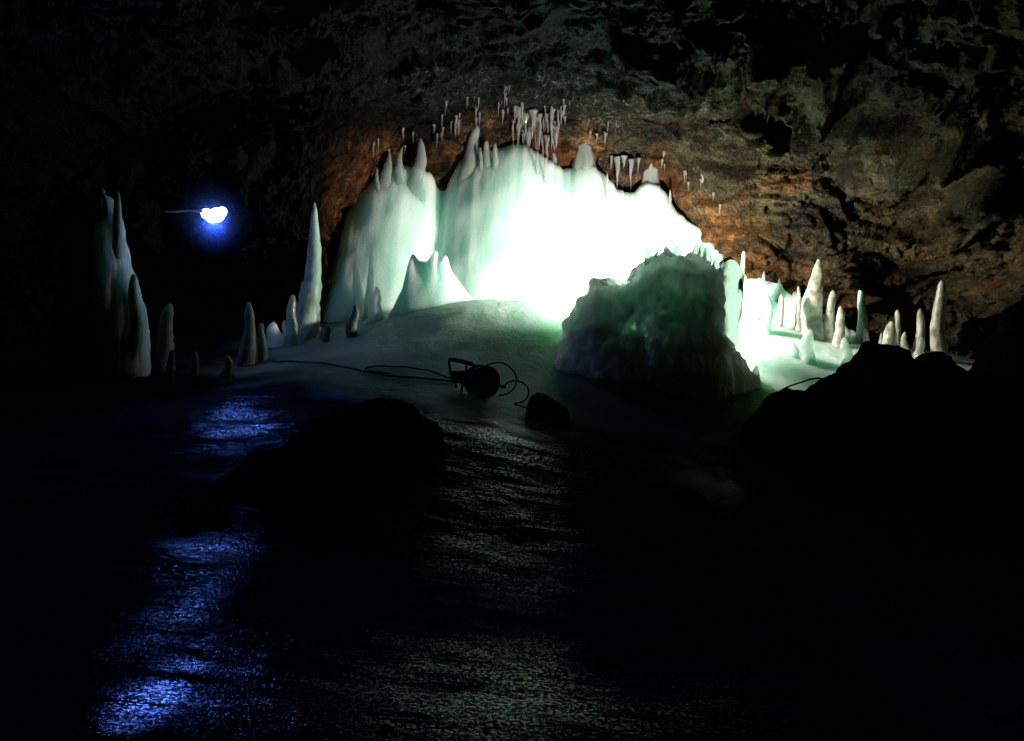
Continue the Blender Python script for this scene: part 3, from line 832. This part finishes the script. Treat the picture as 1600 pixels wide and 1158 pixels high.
# ------------------------------------------------------------------ cable reel, bundle and cables
c0 = at(758, 597, 7.5)
reel = empty('cable_reel', (c0.x - 0.1, 7.5, fz(c0.x, 7.5)))
tag(reel, 'black cable reel with round drum and carrying handle on the ice', 'cable reel')
axis = Vector((0.45, -0.85, 0.05)).normalized()
u = axis.cross(Vector((0, 0, 1))).normalized(); w = u.cross(axis)
def disc(mb, c, r, th, n=40, lip=0.012):
    V, F = [], []
    prof = [(0.0, -th / 2), (r - lip, -th / 2), (r, -th), (r, th), (r - lip, th / 2), (0.0, th / 2)]
    for pr, pz in prof:
        for q in range(n):
            a = 2 * math.pi * q / n
            V.append(c + axis * pz + (u * math.cos(a) + w * math.sin(a)) * max(pr, 0.001))
    for k in range(len(prof) - 1):
        for q in range(n):
            F.append((k * n + q, k * n + (q + 1) % n, (k + 1) * n + (q + 1) % n, (k + 1) * n + q))
    mb.add(V, F)
RD = 26 * 7.5 / FPX
for off in (0.0, -0.13):
    mb = MB(); disc(mb, c0 + axis * off, RD, 0.008)
    mb.build('flange', M['plastic'], reel, tuple(c0 + axis * off))
mb = MB()
for k in range(12):      # wound cable
    for q in range(1):
        ring = [c0 + axis * (-0.012 - k * 0.0095) + (u * math.cos(a) + w * math.sin(a)) * (RD * 0.8 + 0.003 * (k % 2)) for a in [2 * math.pi * j / 36 for j in range(37)]]
        mb.tube(ring, 0.0052, 6)
mb.build('wound_cable', M['rubber'], reel, tuple(c0))
mb = MB(); disc(mb, c0 + axis * 0.02, 0.04, 0.018); mb.build('hub', M['steel'], reel, tuple(c0))
mb = MB(); mb.tube([c0 + axis * 0.02 + w * 0.09 + u * 0.02, c0 + axis * 0.06 + w * 0.09 + u * 0.02], 0.012, 10); mb.build('crank_knob', M['plastic'], reel, tuple(c0))
def q_(px, py, dy=0.0): return at(px, py, 7.62 + dy)
mb = MB()
mb.tube(spline([q_(706, 592), q_(703, 575), q_(702, 563), q_(706, 561), q_(722, 565), q_(738, 569), q_(742, 573), q_(744, 590)], 5), 0.011, 8)
mb.tube([q_(728, 567), q_(729, 582)], 0.009, 8)
mb.build('frame', M['steel'], reel, tuple(q_(722, 590)))
mb = MB(); mb.tube(spline([q_(705, 561.5), q_(722, 565), q_(738, 569)], 6), 0.019, 10); mb.build('handle_grip', M['rubber'], reel, tuple(q_(722, 565)))
mb = MB(); mb.box(q_(722, 588), (0.19, 0.12, 0.11), Matrix.Rotation(R(-6), 3, 'Y')); mb.build('socket_box', M['plastic'], reel, tuple(q_(722, 588)))
for px, dy in ((713, 0.05), (722, -0.06)):
    p = q_(px, 598, dy)
    mb = MB(); mb.tube([p, Vector((p.x, p.y, fz(p.x, p.y) - 0.02))], 0.012, 8); mb.build('foot', M['steel'], reel, tuple(p))
mb = MB(); p = at(786, 604, 7.45); mb.box(p, (0.05, 0.03, 0.03)); mb.build('plug', M['rubber'], reel, tuple(p))

def on_floor(px, py, Y, lift=0.012):
    p = at(px, py, Y); p.z = fz(p.x, p.y) + lift
    return p
mb = MB()
mb.tube(spline([at(757, 573, 7.45), at(768, 568, 7.45), at(785, 567, 7.45), at(800, 577, 7.45), at(807, 592, 7.45), at(803, 606, 7.45), at(793, 615, 7.45), at(780, 618, 7.47)], 8), 0.0065, 7)
tag(mb.build('cable', M['rubber'], None, tuple(at(800, 592, 7.45))), 'thin black cable arching in a loop over the reel drum', 'cable', 'black cables by the reel')
mb = MB()
mb.tube(spline([at(787, 603, 7.44), at(795, 597, 7.42), at(806, 595, 7.4), at(818, 599, 7.38), at(826, 610, 7.36), at(823, 622, 7.36), at(815, 628, 7.36), at(804, 631, 7.38), at(818, 636, 7.34), at(828, 640, 7.3)], 8), 0.0065, 7)
tag(mb.build('cable', M['rubber'], None, tuple(at(815, 610, 7.4))), 'thin black cable curling from the plug to the dark bundle', 'cable', 'black cables by the reel')

FLOORV = None
def drape(path, r, label, lift=0.004):
    """a cable lying on the ground: heights are read from the ground mesh"""
    g = bpy.data.objects['ground']
    out = []
    for p in spline(path, 10):
        ok, loc, nrm, idx = g.ray_cast(Vector((p.x, p.y, 8)), Vector((0, 0, -1)))
        out.append(Vector((p.x, p.y, (loc.z if ok else p.z) + r + lift)))
    mb = MB(); mb.tube(out, r, 6)
    o = mb.build('cable', M['rubber'], None, tuple(out[0]))
    tag(o, label, 'cable', 'black cables by the reel')
def ray_floor(px, py):
    """where the sight line through a pixel meets the ground"""
    d = (ROT @ Vector(((px - 800) / FPX, -(py - 579) / FPX, -1.0))).normalized()
    ok, loc, n, i = bpy.data.objects['ground'].ray_cast(CAM, d)
    return loc.copy() if ok else at(px, py, 7.5)
drape([ray_floor(*p) for p in [(718, 600), (690, 596), (650, 592), (600, 588), (555, 579), (520, 572), (470, 568), (425, 566)]], 0.009, 'long black cable lying from the reel toward the left')
drape([ray_floor(*p) for p in [(705, 594), (670, 581), (640, 576), (600, 574), (572, 577), (580, 582), (610, 586)]], 0.008, 'black cable loop lying behind the long cable')

bc = at(857, 634, 7.2)
bun = loft('bundle', [(822, 648), (825, 628), (830, 616), (840, 613), (850, 616), (862, 623), (876, 629), (886, 636), (889, 648), (886, 658)], 7.2, 0.13, M['cloth'], seed=9, amp=(0.025, 0.02), fr=(5, 12), nx=60, nv=32, sink=0.04, e=0.6)
tag(bun, 'lumpy black bundle lying on the ice beside the cable reel', 'bundle')
mb = MB()
mb.tube(spline([at(1185, 640, 6.95), at(1205, 622, 6.95), at(1228, 606, 6.95), at(1250, 598, 7.0), at(1270, 592, 7.05), at(1285, 592, 7.1), at(1300, 600, 7.2)], 8), 0.007, 6)
tag(mb.build('cable', M['rubber'], None, tuple(at(1228, 606, 6.95))), 'thin black cable bridging the flat and rounded boulders', 'cable', 'black cables by the reel')

# ------------------------------------------------------------------ flood lamp hidden behind the dark mound
def flood():
    b = at(1040, 484, 9.05)
    z0 = fz(b.x, b.y)
    root = empty('floodlight', (b.x, b.y, z0))
    tag(root, 'lit floodlight standing behind the dark ice mound', 'floodlight')
    aim = Vector((0.05, 1.0, 0.1)).normalized()
    q = aim.to_track_quat('Y', 'Z').to_matrix()
    c = Vector((b.x, b.y, z0 + 0.62))
    mb = MB(); mb.box(c - aim * 0.06, (0.20, 0.09, 0.15), q); mb.build('housing', M['plastic'], root, tuple(c))
    mb = MB(); mb.box(c - aim * 0.008, (0.17, 0.012, 0.12), q); mb.build('glass', M['halogen'], root, tuple(c))
    mb = MB(); mb.box(c + q @ Vector((0, 0.03, 0.10)), (0.24, 0.16, 0.006), q); mb.build('added_hood', M['plastic'], root, tuple(c))  # unseen plate added to keep direct light off the ceiling
    for sx, y1 in ((-1, 0.040), (1, 0.034)):
        mb = MB(); mb.box(c + q @ Vector((sx * 0.115, (y1 - 0.06) / 2, 0.0)), (0.006, y1 + 0.06, 0.19), q); mb.build('added_barn_door', M['plastic'], root, tuple(c))  # unseen side plates added to cut light spilling left and right
    for sx in (-1, 1):
        mb = MB(); mb.tube([c + q @ Vector((sx * 0.11, -0.06, 0)), Vector((b.x + sx * 0.11, b.y, z0 + 0.0)), Vector((b.x + sx * 0.11, b.y - 0.12, z0 - 0.01))], 0.009, 8)
        mb.build('leg', M['steel'], root, tuple(c))
    l = bpy.data.lights.new('floodlight_lamp', 'POINT')
    l.energy = FLOOD_W
    l.color = (1.0, 0.94, 0.82)
    l.shadow_soft_size = 0.035
    lo = bpy.data.objects.new('floodlight_lamp', l)
    COL.objects.link(lo)
    lo.rotation_euler = aim.to_track_quat('-Z', 'Y').to_euler()
    lo.parent = root
    lo.location = c + aim * 0.05 - root.location
flood()

# ------------------------------------------------------------------ headlamp with its blue glow in the dark on the left
def headlamp():
    c = at(334, 337, 8.5)
    root = empty('headlamp', c)
    tag(root, 'dazzling blue white headlamp in the dark with a thin rod added for its light trail', 'headlamp')
    aim = (Vector((-1.3, 4.2, 0.1)) - c).normalized()
    q = aim.to_track_quat('Y', 'Z').to_matrix()
    mb = MB(); mb.box(c - aim * 0.05, (0.15, 0.05, 0.09), q, 0.3); mb.build('housing', M['plastic'], root, tuple(c))
    for px, py, r in ((323, 335, 8), (331, 339, 10), (339, 337, 11), (347, 332, 7)):
        p = at(px, py, 8.5); rr = r * 8.5 / FPX
        mb = MB()
        V, F, n = [], [], 20
        for k in range(6):
            a = math.pi / 2 * k / 5
            for j in range(n):
                t = 2 * math.pi * j / n
                V.append(p + q @ Vector((math.cos(a) * math.cos(t) * rr, math.sin(a) * rr * 0.5 - 0.02, math.cos(a) * math.sin(t) * rr)))
        F = grid_faces(6, n, wrap=True).tolist() + [list(range(n))]
        mb.add(V, F); mb.build('led', M['led'], root, tuple(p))
    mb = MB()
    f = c + aim * 0.09
    Yc = f.y
    mb.tube(spline([at(318, 331, Yc), at(305, 329, Yc), at(290, 328.5, Yc), at(274, 330, Yc), at(257, 330.5, Yc)], 8), 0.011, 8)
    mb.build('trail_rod', M['trail_rod'], root, tuple(f))  # white rod added in place of the lamp's light trail
    l = bpy.data.lights.new('headlamp_lamp', 'SPOT')
    l.energy = HEAD_W
    l.color = (0.075, 0.19, 1.0)
    l.spot_size = R(70); l.spot_blend = 1.0
    l.shadow_soft_size = 0.05
    lo = bpy.data.objects.new('headlamp_lamp', l)
    COL.objects.link(lo)
    lo.rotation_euler = aim.to_track_quat('-Z', 'Y').to_euler()
    lo.parent = root
    lo.location = aim * 0.06
    # volume added round the lamp to draw its halo of glare
    m, nt, out = new_mat('halo_volume')
    v = N(nt, 'ShaderNodeVolumeScatter', Density=0.12, Anisotropy=0.0)
    v.inputs[0].default_value = (0.25, 0.4, 1.0, 1)  # blue of the glow put into the scatter colour
    tc = nt.nodes.new('ShaderNodeTexCoord')
    ln = N(nt, 'ShaderNodeVectorMath', op='LENGTH'); nt.links.new(tc.outputs['Object'], ln.inputs[0])
    mr = N(nt, 'ShaderNodeMapRange'); nt.links.new(ln.outputs['Value'], mr.inputs['Value'])
    mr.inputs['From Min'].default_value = 0.0; mr.inputs['From Max'].default_value = 0.5
    mr.inputs['To Min'].default_value = 1.0; mr.inputs['To Max'].default_value = 0.0
    pw = N(nt, 'ShaderNodeMath', op='POWER'); nt.links.new(mr.outputs[0], pw.inputs[0]); pw.inputs[1].default_value = 3.0
    ml = N(nt, 'ShaderNodeMath', op='MULTIPLY'); nt.links.new(pw.outputs[0], ml.inputs[0]); ml.inputs[1].default_value = 0.4
    nt.links.new(ml.outputs[0], v.inputs['Density'])
    nt.links.new(v.outputs[0], out.inputs['Volume'])
    import bmesh
    bm = bmesh.new()
    bmesh.ops.create_icosphere(bm, subdivisions=3, radius=0.5)
    me = bpy.data.meshes.new('halo_volume')
    bm.to_mesh(me); bm.free()
    me.materials.append(m)
    o = bpy.data.objects.new('halo_volume', me)
    COL.objects.link(o)
    o.location = c + aim * 0.1
    tag(o, 'blue volume added around the headlamp as its halo', 'mist', kind='stuff')
headlamp()
